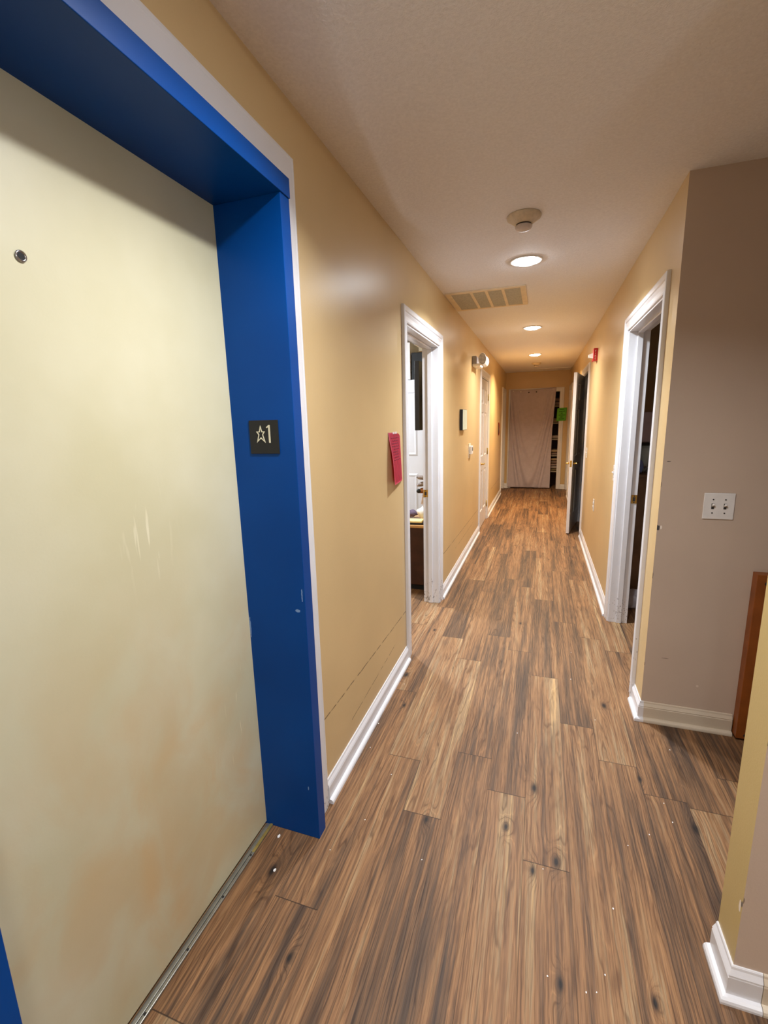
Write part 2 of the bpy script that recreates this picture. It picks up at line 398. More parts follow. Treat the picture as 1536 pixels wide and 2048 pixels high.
def world_of(o):
    m = Matrix.LocRotScale(o.location, o.rotation_euler, o.scale)
    return world_of(o.parent) @ m if o.parent else m
def tag(o, label, cat, group=None, kind=None):
    o['label'] = label; o['category'] = cat
    if group: o['group'] = group
    if kind: o['kind'] = kind
    return o
def struct(o, label, cat): return tag(o, label, cat, kind='structure')
def empty(name, loc, rz=0.):
    o = bpy.data.objects.new(name, None); COL.objects.link(o); o.location = loc; o.rotation_euler = (0, 0, rz); o.empty_display_size = .05; return o
def copy_tree(o, parent=None):
    c = o.copy(); COL.objects.link(c)
    if parent is not None: c.parent = parent
    for ch in list(o.children): copy_tree(ch, c)
    return c
def T(*v): return Matrix.Translation(v)
def RX(a): return Matrix.Rotation(math.radians(a), 4, 'X')
def RY(a): return Matrix.Rotation(math.radians(a), 4, 'Y')
def RZ(a): return Matrix.Rotation(math.radians(a), 4, 'Z')
def text_into(mb, s, M, size, depth, mi=0):
    cu = bpy.data.curves.new('t', 'FONT'); cu.body = s; cu.size = size; cu.extrude = depth; cu.align_x = 'CENTER'; cu.align_y = 'CENTER'
    o = bpy.data.objects.new('t', cu); COL.objects.link(o)
    dg = bpy.context.evaluated_depsgraph_get(); me = o.evaluated_get(dg).to_mesh()
    vs = [mb.bm.verts.new(M @ v.co) for v in me.vertices]
    for p in me.polygons:
        try: f = mb.bm.faces.new([vs[i] for i in p.vertices]); f.material_index = mi
        except ValueError: pass
    o.evaluated_get(dg).to_mesh_clear(); bpy.data.objects.remove(o); bpy.data.curves.remove(cu)

# ------------------------------------------------------------------ floor: 0.15 x 1.22 m planks laid along the corridor
X0, X1, Y0, Y1 = -3.0, 3.6, -2.4, 11.1
PL = 1.219
ENDS = {0: 1.02, 1: 1.735, 2: 1.46, 3: 1.84, 4: 1.66, 5: 1.384, 6: 2.19, 7: 1.97, 8: 1.82}
bm = bmesh.new(); uvl = bm.loops.layers.uv.new('plank'); cl = bm.loops.layers.float_color.new('seed')
rd = random.Random(11)
TONE = {(4, 0): .95, (5, 0): .6, (3, 0): .25, (2, 0): .12, (1, 0): .35, (6, 0): .45}
for k in range(math.floor(X0 / .15), math.ceil(X1 / .15)):
    e = ENDS.get(k, rd.uniform(0, PL)); n0 = math.floor((Y0 - e) / PL)
    for n in range(n0, math.ceil((Y1 - e) / PL)):
        xa, xb = k * .15, k * .15 + .15; ya, yb = e + n * PL, e + (n + 1) * PL
        cy0, cy1, cx0, cx1 = max(ya, Y0), min(yb, Y1), max(xa, X0), min(xb, X1)
        if cy1 <= cy0 or cx1 <= cx0: continue
        f = bm.faces.new([bm.verts.new((a, b, 0)) for a, b in ((cx0, cy0), (cx1, cy0), (cx1, cy1), (cx0, cy1))])
        s = (rd.random(), rd.random(), rd.random(), 1.)
        if (k, n + 1) in TONE: s = (s[0], s[1], TONE[(k, n + 1)], 1.)
        for lp, (a, b) in zip(f.loops, ((cx0, cy0), (cx1, cy0), (cx1, cy1), (cx0, cy1))):
            lp[uvl].uv = (a - xa, b - ya); lp[cl] = s
me = bpy.data.meshes.new('floor'); bm.to_mesh(me); bm.free(); me.materials.append(m_floor)
fl = bpy.data.objects.new('floor', me); COL.objects.link(fl)
struct(fl, 'rustic brown wood plank floor running down the corridor', 'floor')

# ------------------------------------------------------------------ walls
ED0, ED1, EDZ = .27, 1.30, 2.165            # rough opening of the elevator frame
DA = (2.645, 3.55); DB = (6.115, 6.995); DC = (9.50, 10.27)
D1 = (2.575, 3.535); D2 = (6.21, 7.07); D3 = (9.47, 10.25)
HD = 2.045
def wall_run(mb, xa, xb, segs, openings, mi=0):
    """solid pieces along y between segs, with doorway holes"""
    y = segs[0]
    for (a, b, zh) in openings:
        mb.box(xa, xb, y, a, 0, H, mi=mi); mb.box(xa, xb, a, b, zh, H, mi=mi); y = b
    mb.box(xa, xb, y, segs[1], 0, H, mi=mi)
mb = MB(); wall_run(mb, -.12, 0, (Y0, L), [(ED0, ED1, EDZ), (*DA, HD), (*DB, HD), (*DC, HD)])
struct(mb.build('wall_left', m_yel), 'mustard yellow corridor wall on the left with scuff lines', 'wall')
def two_tone(o, nrm, mi):
    for p in o.data.polygons:
        if p.normal.dot(Vector(nrm)) > .9: p.material_index = mi
mb = MB(); wall_run(mb, W, W + .12, (2.340, L), [(*D1, HD), (*D2, HD), (*D3, HD)])
o = mb.build('wall_right', [m_yel2, m_bei]); two_tone(o, (0, -1, 0), 1)
for p in o.data.polygons:                    # only the outer corner face is beige
    if p.material_index == 1 and p.center.y > 2.36: p.material_index = 0
struct(o, 'mustard yellow corridor wall on the right beyond the beige corner', 'wall')
mb = MB(); mb.box(W + .12, 3.6, 2.340, 2.46, 0, H); struct(mb.build('wall_passage', m_bei), 'beige side passage wall with the double switch', 'wall')
mb = MB(); mb.box(W, 3.6, 1.156, 1.265, 0, H)
o = mb.build('wall_stub', [m_bei, m_stub]); two_tone(o, (-1, 0, 0), 1)
struct(o, 'short wall end at the right edge, yellow and beige', 'wall')
EX0, EX1, EZ = .15, 1.085, 2.02              # end closet opening
mb = MB(); mb.box(-.12, EX0, L, L + .12, 0, H); mb.box(EX1, W + .12, L, L + .12, 0, H); mb.box(EX0, EX1, L, L + .12, EZ, H)
struct(mb.build('wall_end', m_yel2), 'yellow end wall around the linen closet', 'wall')
mb = MB()
mb.box(X0, X1, Y0 - .1, Y0, 0, H); struct(mb.build('wall_back', m_yel2), 'yellow lobby wall behind the viewer', 'wall')
mb = MB(); mb.box(X1, X1 + .1, Y0, Y1, 0, H); struct(mb.build('wall_outer_right', m_bei), 'beige wall closing the lobby and side rooms on the right', 'wall')
mb = MB(); mb.box(X0 - .1, X0, 1.9, 6.0, 0, H); mb.box(X0, -.12, 5.9, 6.0, 0, H); mb.box(X0, -.3, 1.9, 2.0, 0, H); mb.box(-.3, -.12, 1.9, 2.0, 0, H)
struct(mb.build('wall_bedroom', m_yel2), 'yellow walls of the bright room through the left doorway', 'wall')
mb = MB(); mb.box(W + .12, X1, 5.4, 5.5, 0, H); mb.box(W + .12, X1, 8.0, 8.1, 0, H)
struct(mb.build('wall_side_rooms', m_yel2), 'yellow partition walls of the dark rooms on the right', 'wall')
mb = MB(); mb.box(EX0 - .3, EX0 - .25, L + .12, 11.0, 0, H); mb.box(EX1 + .25, EX1 + .3, L + .12, 11.0, 0, H); mb.box(EX0 - .3, EX1 + .3, 11.0, 11.05, 0, H)
struct(mb.build('wall_closet', m_closet), 'dark brown inside of the linen closet at the end', 'wall')

# ceiling: board joints sag a little beside the elevator and where the passage branches off
RIDGE = [(.30, .45), (.236, 1.15), (.192, 1.36), (.156, 1.72), (.108, 2.21), (.18, 2.57), (.27, 2.95)]
def sst(v, a, b):
    t_ = max(0., min(1., (v - a) / (b - a))); return t_ * t_ * (3 - 2 * t_)
def cz(x, y):
    z = H
    if RIDGE[0][1] < y < RIDGE[-1][1] and -.01 <= x < 1.3:
        for (xa, ya), (xb, yb) in zip(RIDGE, RIDGE[1:]):
            if ya <= y <= yb: xr = xa + (xb - xa) * (y - ya) / (yb - ya)
        k = sst(y, .45, 1.7) * (1 - sst(y, 2.3, 2.95)) * .030
        z -= k * (max(0., min(1., x / xr)) ** .8 if x < xr else math.exp(-(x - xr) / .09))
    if .5 < x < 1.32 and 2.2 < y < 3.7:
        z -= .005 * sst(x, .55, 1.15) * sst(y, 2.385, 2.60) * (1 - sst(y, 2.6, 3.6))
    return z
xs = [X0 - .1, -1.5, -.02] + [i * .012 for i in range(61)] + [.74 + i * .04 for i in range(16)] + [1.8, 2.6, X1 + .1]
ys = [Y0 - .1, -1., 0., .3] + [.45 + i * .036 for i in range(92)] + [4.2, 6., 8., Y1 + .05]
mb = MB(); vg = [[mb.bm.verts.new((x, y, cz(x, y))) for x in xs] for y in ys]
for a_, b_ in zip(vg, vg[1:]):
    for i in range(len(xs) - 1): mb.bm.faces.new((a_[i], b_[i], b_[i + 1], a_[i + 1])).smooth = True
mb.box(X0 - .1, X1 + .1, Y0 - .1, Y1 + .05, H + .02, H + .08)
struct(mb.build('ceiling', m_ceil, recalc=False), 'stippled off-white corridor ceiling', 'ceiling')

# ------------------------------------------------------------------ trim: casings, jambs, baseboards
CP = [(0, 0), (0, .0085), (.005, .0105), (.012, .0085), (.030, .0105), (.044, .0145), (.050, .0115), (.056, .0165), (.074, .0195), (.081, .0175), (.083, .013), (.083, 0)]
def casing(name, wx, sgn, y0, y1, zh, label, mat=None, axis='y', prof=CP, leg_bottom=0.0):
    """three-sided mitred casing; wx = wall plane, sgn = outward direction"""
    mb = MB(); secs = []
    for (fy, fz) in ((lambda w: y0 - w, lambda w: leg_bottom), (lambda w: y0 - w, lambda w: zh + w), (lambda w: y1 + w, lambda w: zh + w), (lambda w: y1 + w, lambda w: leg_bottom)):
        if axis == 'y': secs.append([(wx + sgn * t, fy(w), fz(w)) for w, t in prof])
        else: secs.append([(fy(w), wx + sgn * t, fz(w)) for w, t in prof])
    mb.loft(secs)
    return struct(mb.build(name, mat or m_trimc), label, 'door casing')
def jamb(name, xa, xb, y0, y1, zh, stop, label, rev=.004, th=.018, mat=None):
    """lining of a doorway with its stop strip (stop = (x0,x1))"""
    mb = MB()
    mb.box(xa, xb, y0, y0 + th, 0, zh, .0015); mb.box(xa, xb, y1 - th, y1, 0, zh, .0015); mb.box(xa, xb, y0 + th, y1 - th, zh - th, zh, .0015)
    s0, s1 = stop
    mb.box(s0, s1, y0 + th, y0 + th + .012, 0, zh - th, .003); mb.box(s0, s1, y1 - th - .012, y1 - th, 0, zh - th, .003); mb.box(s0, s1, y0 + th + .012, y1 - th - .012, zh - th - .012, zh - th, .003)
    return struct(mb.build(name, mat or m_trimc), label, 'door jamb')
def strike(parent, x, y, z, sgn):
    mb = MB(); mb.box(x - .018, x + .018, y - .002, y + .001, z - .03, z + .03, .0008)
    o = mb.build('strike_plate', m_brass, parent); o['label'] = 'brass strike plate'
    mb = MB(); mb.box(x - .008, x + .008, y - .0032, y - .0018, z - .014, z + .014); mb.box(x - .004, x + .004, y - .0032, y - .0018, z + .019, z + .025); mb.box(x - .004, x + .004, y - .0032, y - .0018, z - .025, z - .019)
    mb.build('latch_hole', m_dark, o)

casing('trim_1', 0, 1, DA[0] + .006, DA[1] - .006, HD - .006, 'white moulded casing around the bright doorway on the left')
j = jamb('trim_2', -.125, .0, DA[0], DA[1], HD, (-.085, -.05), 'white lining of the bright doorway on the left')
strike(j, -.105, DA[1] - .018, .92, 1)
casing('trim_3', W, -1, D1[0] + .006, D1[1] - .006, HD - .006, 'white moulded casing around the nearest doorway on the right')
j = jamb('trim_4', W, W + .125, D1[0], D1[1], HD, (W + .050, W + .085), 'white lining of the nearest doorway on the right')
strike(j, W + .106, D1[1] - .018, .92, 1)
casing('trim_5', 0, 1, DB[0] + .006, DB[1] - .006, HD - .006, 'white casing around the closed closet door on the left')
jamb('trim_6', -.125, .0, DB[0], DB[1], HD, (-.075, -.045), 'white lining behind the closed closet door on the left', th=.016)
casing('trim_7', W, -1, D2[0] + .006, D2[1] - .006, HD - .006, 'white casing of the doorway with the open door on the right')
jamb('trim_8', W, W + .125, D2[0], D2[1], HD, (W + .045, W + .08), 'white lining of the doorway with the open door on the right')
casing('trim_9', 0, 1, DC[0] + .006, DC[1] - .02, HD - .006, 'white casing of the last door on the left', prof=[(w * .7, t) for w, t in CP])
jamb('trim_10', -.125, .0, DC[0], DC[1], HD, (-.1, -.085), 'white lining of the last door on the left')
casing('trim_11', W, -1, D3[0] + .006, D3[1] - .006, HD - .006, 'white casing of the last door on the right')
jamb('trim_12', W, W + .125, D3[0], D3[1], HD, (W + .085, W + .1), 'white lining of the last door on the right')
casing('trim_13', L, -1, EX0, EX1, EZ, 'white casing around the curtained linen closet', axis='x', mat=m_trim)

BP = [(0, 0), (.0125, 0), (.0125, .070), (.0105, .0735), (.0125, .077), (.0085, .085), (.0055, .091), (.0045, .097), (.0025, .100), (0, .100)]
SP = [(.0125, 0), (.0285, 0), (.0285, .006), (.0265, .0125), (.0215, .0175), (.0125, .019)]
def sweep(mb, path, prof, side, mi=0):
    """profile (offset from wall, height) along a floor polyline, mitred; side=+1 wall is on the right of travel"""
    P = [Vector((a, b)) for a, b in path]; secs = []
    for i, p in enumerate(P):
        ds = []
        if i > 0: ds.append((P[i] - P[i - 1]).normalized())
        if i < len(P) - 1: ds.append((P[i + 1] - P[i]).normalized())
        ns = [Vector((-d.y, d.x)) * side for d in ds]
        n = sum(ns, Vector((0, 0))) / len(ns); n = n / n.dot(ns[0])
        secs.append([(p.x + n.x * o, p.y + n.y * o, h) for o, h in prof])
    mb.loft(secs, mi)
def baseboard(name, path, side, label, mat=None):
    mb = MB(); sweep(mb, path, BP, side); sweep(mb, path, SP, side)
    return struct(mb.build(name, mat or m_trim), label, 'baseboard')
CW = .077
baseboard('baseboard_left_near', [(0, 1.403), (0, DA[0] - CW)], -1, 'white baseboard between the elevator and the bright doorway')
baseboard('baseboard_left_middle', [(0, DA[1] + CW), (0, DB[0] - CW)], -1, 'white baseboard on the left before the closet door')
baseboard('baseboard_left_far', [(0, DB[1] + CW), (0, DC[0] - .055)], -1, 'white baseboard on the left past the closet door')
baseboard('baseboard_right_corner', [(W, D1[0] - CW), (W, 2.340), (W + .012, 2.340)], -1, 'short white baseboard at the beige corner', mat=m_trim)
baseboard('baseboard_passage', [(W + .012, 2.340), (1.655, 2.340)], -1, 'cream baseboard under the double switch', mat=m_cream)
baseboard('baseboard_right_middle', [(W, D2[0] - CW), (W, D1[1] + CW)], -1, 'white baseboard on the right between the two doorways')
baseboard('baseboard_right_far', [(W, D3[0] - CW), (W, D2[1] + CW)], -1, 'white baseboard on the right past the open door')
baseboard('baseboard_stub', [(W, 1.265), (W, 1.156), (W + .062, 1.156)], -1, 'white baseboard wrapping the near wall end on the right', mat=m_trim)
baseboard('baseboard_stub_cream', [(W + .0635, 1.156), (2.6, 1.156)], -1, 'cream baseboard at the lower right edge', mat=m_cream)
baseboard('baseboard_end_left', [(0, L), (EX0 - .083, L)], -1, 'small white baseboard left of the closet curtain', mat=m_trim)
baseboard('baseboard_end_right', [(EX1 + .083, L), (W, L)], -1, 'small white baseboard right of the closet', mat=m_trim)

# ------------------------------------------------------------------ elevator: blue frame, white casing, cream door, floor track
FX = .045; JL, JR, HZ = .32, 1.247, 2.12; DXP = -.178
mb = MB()
for a, b in ((JL - .05, JL), (JR, JR + .05)): mb.box(DXP - .05, FX, a, b, 0, HZ, .0015)
mb.box(DXP - .05, FX + .004, JL - .05, JR + .05, HZ, HZ + .052, .0015)
fr = struct(mb.build('trim_14', m_blue), 'deep blue steel frame around the elevator door', 'elevator frame')
EPROF = [(0, 0), (0, .014), (.085, .014), (.09, .010), (.096, .012), (.103, .010), (.103, 0)]
casing('trim_15', 0, 1, JL - .05, JR + .05, HZ + .052, 'flat white casing around the blue elevator frame', prof=EPROF, mat=m_trimc)
mb = MB(); mb.box(DXP - .04, DXP, JL - .002, JR + .002, .012, HZ + .01, .001)
ed = struct(mb.build('door_1', m_elev), 'cream elevator door with stains in blue frame', 'elevator door')
mb = MB(); M = T(DXP, .664, 1.808) @ RY(90)
mb.lathe([(.0085, 0), (.0105, .001), (.0105, .003), (.0085, .004), (.0062, .003), (.0058, .0005)], M, 24, cap=False)
k = mb.build('key_socket', m_chrome, ed); k['label'] = 'small chrome key socket'
mb = MB(); mb.lathe([(.0, .0031), (.0064, .0031)], M, 24, cap=False); mb.build('key_hole', m_blackm, k)
mb = MB(); mb.box(DXP + .001, -.163, JL, JR, 0, .004, .001); mb.box(-.161, -.150, JL, JR, 0, .006, .002)
tr = struct(mb.build('trim_16', m_metal), 'thin metal threshold strip under the elevator door', 'threshold')
for y in (1.112, .961, .804, .650, .49):
    mb = MB(); mb.lathe([(.0038, 0), (.0038, .0012), (.0015, .0016), (0, .0016)], T(-.1555, y, .0056), 12); mb.build('screw', m_dark, tr)
mb = MB(); mb.box(-.1608, -.1502, 1.125, JR, .0058, .0066); s_ = mb.build('brass_strip', m_brassy, tr); s_['label'] = 'brassy worn end'

# ------------------------------------------------------------------ six-panel doors
def panel_slab(mb, w, h, t, M, mi=0):
    st, mid = .115, .10
    xs = [(st, (w - mid) / 2), ((w + mid) / 2, w - st)]
    zs = [(.22, .80), (.98, 1.58), (1.68, h - .115)]
    vs = []
    def quad(pts):
        v = [mb.bm.verts.new(M @ Vector(p)) for p in pts]; f = mb.bm.faces.new(v); f.material_index = mi
    for yy, sg in ((0., 1.), (t, -1.)):
        X = [0, st, xs[0][1], xs[1][0], w - st, w]; Z = [0] + [v for z in zs for v in z] + [h]
        for i in range(5):
            for j_ in range(len(Z) - 1):
                a, b, c, d = X[i], X[i + 1], Z[j_], Z[j_ + 1]
                if i in (1, 3) and j_ in (1, 3, 5):
                    rings = [(0, 0), (.006, .0), (.013, .010), (.026, .010), (.050, .003)]
                    prev = None
                    for ins, dep in rings:
                        y = yy + sg * dep
                        r = [(a + ins, y, c + ins), (b - ins, y, c + ins), (b - ins, y, d - ins), (a + ins, y, d - ins)]
                        if prev:
                            for q in range(4): quad([prev[q], prev[(q + 1) % 4], r[(q + 1) % 4], r[q]])
                        prev = r
                    quad(prev)
                else: quad([(a, yy, c), (b, yy, c), (b, yy, d), (a, yy, d)])
    quad([(0, 0, 0), (0, t, 0), (0, t, h), (0, 0, h)]); quad([(w, 0, 0), (w, t, 0), (w, t, h), (w, 0, h)])
    quad([(0, 0, 0), (w, 0, 0), (w, t, 0), (0, t, 0)]); quad([(0, 0, h), (w, 0, h), (w, t, h), (0, t, h)])
    bmesh.ops.remove_doubles(mb.bm, verts=mb.bm.verts, dist=1e-5)
def lever(parent, M, name='lever_handle', out=1, dirx=1):
    """M: local frame, +y outwards from the door face, +x along the door"""
    mb = MB(); mb.lathe([(.030, 0), (.030, .004), (.024, .009), (.011, .012), (.010, .040), (.012, .046), (0, .048)], M @ RX(-90), 24)
    mb.tube([M @ Vector(p) for p in ((0, .040, 0), (.02 * dirx, .047, .001), (.05 * dirx, .049, .003), (.085 * dirx, .046, .001), (.108 * dirx, .043, -.003))], [.0085, .0085, .0075, .0085, .006], 10)
    o = mb.build(name, m_brass, parent); o['label'] = 'polished brass lever handle'; return o
def hinges(parent, pts, M, r=.007):
    for z in pts:
        mb = MB(); mb.lathe([(r, -.045), (r, .045)], M @ T(0, 0, z), 12); mb.box(-.002, .028, -.002, .002, z - .045, z + .045, M=M)
        h = mb.build('hinge', m_brassy, parent); h['label'] = 'brass butt hinge'

# closed closet door on the left (hinged on its far side, opening to the corridor)
e = empty('door_2', (-.004, DB[0] + .018, .012)); struct(e, 'closed white six-panel closet door with brass lever on the left', 'door')
mb = MB(); panel_slab(mb, DB[1] - DB[0] - .036, 2.005, .036, T(-.004, DB[0] + .018, .012) @ RZ(90)); sl = mb.build('door_leaf', m_door, e)
lever(sl, T(-.004, DB[0] + .085, .905) @ RZ(-90), dirx=-1)
hinges(sl, (.24, 1.03, 1.80), T(.004, DB[1] - .017, 0) @ RZ(180))
# open door leaf on the right, hinged at the far jamb
ang = math.atan2(.165, .85)
hx, hy = W - .012, D2[1] - .022
e = empty('door_3', (hx, hy, .014)); struct(e, 'open grey-shadowed six-panel door standing into the corridor on the right', 'door')
# leaf runs from the hinge toward the viewer
Ml = T(hx, hy, .014) @ RZ(-90 - math.degrees(ang)) 
mb = MB(); panel_slab(mb, .835, 2.01, .036, Ml); sl = mb.build('door_leaf', m_door, e)
lever(sl, Ml @ T(.775, .036, .90) , dirx=-1); lever(sl, Ml @ T(.775, 0, .90) @ RX(180), dirx=-1)
mb = MB(); mb.box(.8345, .8365, .006, .030, .86, .94, .0005, M=Ml); q = mb.build('latch_plate', m_brass, sl); q['label'] = 'brass latch plate on the door edge'
mb = MB(); mb.box(.836, .845, .012, .024, .89, .91, .002, M=Ml); mb.build('latch_bolt', m_brass, q)
hinges(sl, (.24, 1.03, 1.80), T(hx + .004, hy + .004, 0) @ RZ(90))
# closed last doors
e = empty('door_4', (-.085, DC[0] + .02, .012)); struct(e, 'closed white door at the far left end', 'door')
mb = MB(); panel_slab(mb, DC[1] - DC[0] - .04, 2.005, .036, T(-.045, DC[0] + .02, .012) @ RZ(90)); mb.build('door_leaf', m_door, e)
e = empty('door_5', (W + .085, D3[0] + .02, .012)); struct(e, 'closed white door at the far right end behind the open door', 'door')
mb = MB(); panel_slab(mb, D3[1] - D3[0] - .04, 2.005, .036, T(W + .081, D3[0] + .02, .012) @ RZ(90)); mb.build('door_leaf', m_door, e)

# ------------------------------------------------------------------ sign with star and 1 on the blue jamb
e = empty('elevator_sign', (-.0615, JR, 1.4515)); tag(e, 'black floor sign with outlined star and 1 on the blue frame', 'sign')
mb = MB(); mb.box(-.1135, -.0100, JR - .003, JR, 1.400, 1.503, .0008); mb.build('sign_plate', m_signb, e)
mb = MB(); o3 = Vector((-.0726, JR - .003, 1.4595))
STAR = [(0, .028), (.0055, .0095), (.0165, .0095), (.0085, -.001), (.0155, -.0255), (0, -.0125), (-.0155, -.0255), (-.0085, -.001), (-.0165, .0095), (-.0055, .0095)]
STIN = [(0, .0185), (.0032, .0068), (.0095, .0068), (.0052, -.0006), (.0102, -.0178), (0, -.0085), (-.0102, -.0178), (-.0052, -.0006), (-.0095, .0068), (-.0032, .0068)]
rings = []
for pts, dy in ((STAR, .0004), (STAR, -.0012), (STIN, -.0012), (STIN, .0004)): rings.append([mb.bm.verts.new(o3 + Vector((p[0], dy, p[1]))) for p in pts])
for a_, b_ in zip(rings, rings[1:] + rings[:1]):
    for i in range(10): mb.bm.faces.new((a_[i], a_[(i + 1) % 10], b_[(i + 1) % 10], b_[i]))
q = mb.build('star', m_ivory, e); q['label'] = 'raised ivory outlined star'
mb = MB(); mb.prism([(0, -.026), (.0058, -.026), (.0058, .028), (.0014, .028), (-.0072, .0215), (-.0060, .0185), (0, .0215)], (-.0445, JR - .003, 1.4600), (1, 0, 0), (0, 0, 1), .0012)
q = mb.build('numeral', m_ivory, e); q['label'] = 'raised ivory numeral 1'

# ------------------------------------------------------------------ pink notice, red notice, green notice
def scribble(mb, P, u0, u1, v, amp, rdm, w=.0011, n=26):
    """one line of handwriting as a thin pen ribbon; P(u,v) -> world point"""
    pts = []; u = u0
    while u < u1:
        ln = rdm.uniform(.12, .26) * (u1 - u0)
        seg = []
        for i in range(n):
            s = i / (n - 1)
            seg.append((u + s * ln, v + amp * math.sin(s * ln / (u1 - u0) * 110 + rdm.uniform(0, .9)) * rdm.uniform(.4, 1)))
        if seg[-1][0] <= u1 * 1.02: mb.tube([P(a, b) for a, b in seg], w, 5)
        u += ln + rdm.uniform(.03, .06) * (u1 - u0)
rdm = random.Random(5)
e = empty('pink_notice', (.001, 2.392, 1.44)); tag(e, 'bright pink handwritten paper notice taped beside the bright doorway', 'notice')
def pinkP(u, v, lift=0.):
    y = 2.285 + u * .216; z = 1.437 - v * .279
    b = -.0006 + .0235 * (v ** 1.6) * (1 - u) ** .8 + .012 * math.sin(v * 3.1) * (1 - u) + .006 * v
    return Vector((b + lift, y + .012 * v, z))
mb = MB(); mb.grid(lambda u, v: pinkP(u, v), 12, 20, .0006); mb.build('paper', m_pink, e)
for i in range(9):
    v = .12 + i * .052; mb = MB()
    scribble(mb, lambda a, b: pinkP(a, b, .0014), .12 + .1 * (i % 3 == 1), .85 - .12 * (i % 4 == 2), v, .015, rdm, .0007)
    q = mb.build('handwriting', m_ink, e); q['label'] = 'dark illegible handwriting'
mb = MB(); mb.grid(lambda u, v: pinkP(.36 + u * .34, .008 + v * .038, .0012 + .0015 * math.sin(u * 9)), 6, 2, .0004); q = mb.build('tape', m_tape, e); q['label'] = 'shiny strip of clear tape'
def redP(u, v, l=0.):
    return Vector((-.0006 + .035 * math.sin(v * 3.0) * (1 - u * .5) * .7 + l, 8.72 + u * .216, 1.43 - v * .235))
mb = MB(); mb.grid(lambda u, v: redP(u, v), 8, 12, .0008); tag(mb.build('red_notice', m_redp), 'small dark red paper curling off the far left wall', 'notice')
e = empty('green_notice', (1.135, L - .022, 1.54)); tag(e, 'bright green handwritten paper sign beside the closet curtain', 'notice')
def grP(u, v, l=0.):
    return Vector((1.045 + u * .185 - .012 * v, L - .0188 - .004 * math.sin(u * 3) - l, 1.68 - v * .262 + .010 * u))
mb = MB(); mb.grid(lambda u, v: grP(u, v), 8, 8, -.0010); mb.build('paper', m_green, e)
for i, (a, b) in enumerate(((.28, .8), (.24, .92), (.42, .6), (.22, .86), (.4, .66), (.26, .82))):
    mb = MB(); scribble(mb, lambda p, q: grP(p, q, .002), a, b, .12 + i * .145, .028, rdm, .0022)
    q = mb.build('handwriting', m_inkg, e); q['label'] = 'black illegible handwriting'

# ------------------------------------------------------------------ things on the left wall
e = empty('wall_canvas', (0, 4.68, 1.38)); tag(e, 'small black-edged framed print on the left wall above the thermostat', 'picture')
mb = MB(); mb.box(0.001, .030, 4.505, 4.765, 1.392, 1.590, .001); mb.build('canvas_frame', m_blackm, e)
mb = MB(); mb.box(.030, .0325, 4.508, 4.762, 1.395, 1.587, .0008)
q = mb.build('print', m_canvas, e); q['label'] = 'pale sage printed face'
e = empty('thermostat', (0, 5.15, 1.16)); tag(e, 'white wall thermostat left of the closed closet door', 'thermostat')
mb = MB(); mb.box(-.001, .006, 5.09, 5.24, 1.072, 1.232, .002); q = mb.build('back_plate', m_almond, e); q['label'] = 'old ivory back plate'
mb = MB(); mb.box(.006, .034, 5.115, 5.225, 1.115, 1.205, .005); mb.build('housing', m_plastic, e)
mb = MB(); mb.box(.0335, .035, 5.145, 5.20, 1.150, 1.190, .0005); q = mb.build('display', m_dark, e); q['label'] = 'dark small display'
# emergency light
e = empty('emergency_light', (0, 5.42, 2.06)); tag(e, 'white twin-style emergency lamp unit above the closet door', 'emergency light')
mb = MB(); mb.box(-.001, .048, 5.30, 5.56, 2.075, 2.178, .008, 3); q = mb.build('housing', m_grey, e); q['label'] = 'grey-white housing'
mb = MB(); mb.box(.001, .085, 5.29, 5.57, 2.064, 2.094, .010, 3); mb.build('base_tray', m_plastic, e)
for yy, rz in ((5.295, 0), (5.575, 180)):
    M = T(.112, yy, 2.140) @ RZ(rz) @ RX(90) @ RY(8)
    mb = MB(); mb.lathe([(.020, -.05), (.036, -.045), (.046, -.02), (.048, 0), (.045, .004), (.043, .0)], M @ Matrix.Diagonal((.88, 1.3, 1., 1.)), 28, cap=False); mb.lathe([(.0, -.05), (.020, -.05)], M @ Matrix.Diagonal((.88, 1.3, 1., 1.)), 28, cap=False)
    hd = mb.build('lamp_head', m_plastic, e)
    mb = MB(); mb.lathe([(.0, .001), (.0435, .001)], M @ Matrix.Diagonal((.88, 1.3, 1., 1.)), 28, cap=False)
    for i in range(-2, 3):
        for k_ in range(-3, 4):
            if (i / 2.6) ** 2 + (k_ / 3.6) ** 2 < 1: mb.box(i * .0135 - .0055, i * .0135 + .0055, k_ * .0145 - .005, k_ * .0145 + .005, .001, .005, .001, 1, 1, M=M)
    q = mb.build('lens', [m_grey, m_plastic], hd); q['label'] = 'gridded reflector lens'
    mb = MB(); mb.tube([(.10, yy * .9 + 5.43 * .1, 2.10), (.085, yy * .8 + 5.43 * .2, 2.085), (.06, yy * .6 + 5.43 * .4, 2.08)], .012, 10); mb.build('lamp_arm', m_plastic, e)
mb = MB(); mb.lathe([(0, -.004), (.006, -.003), (.006, .004)], T(.06, 5.35, 2.064), 12); q = mb.build('indicator', m_red, e); q['label'] = 'small red indicator'

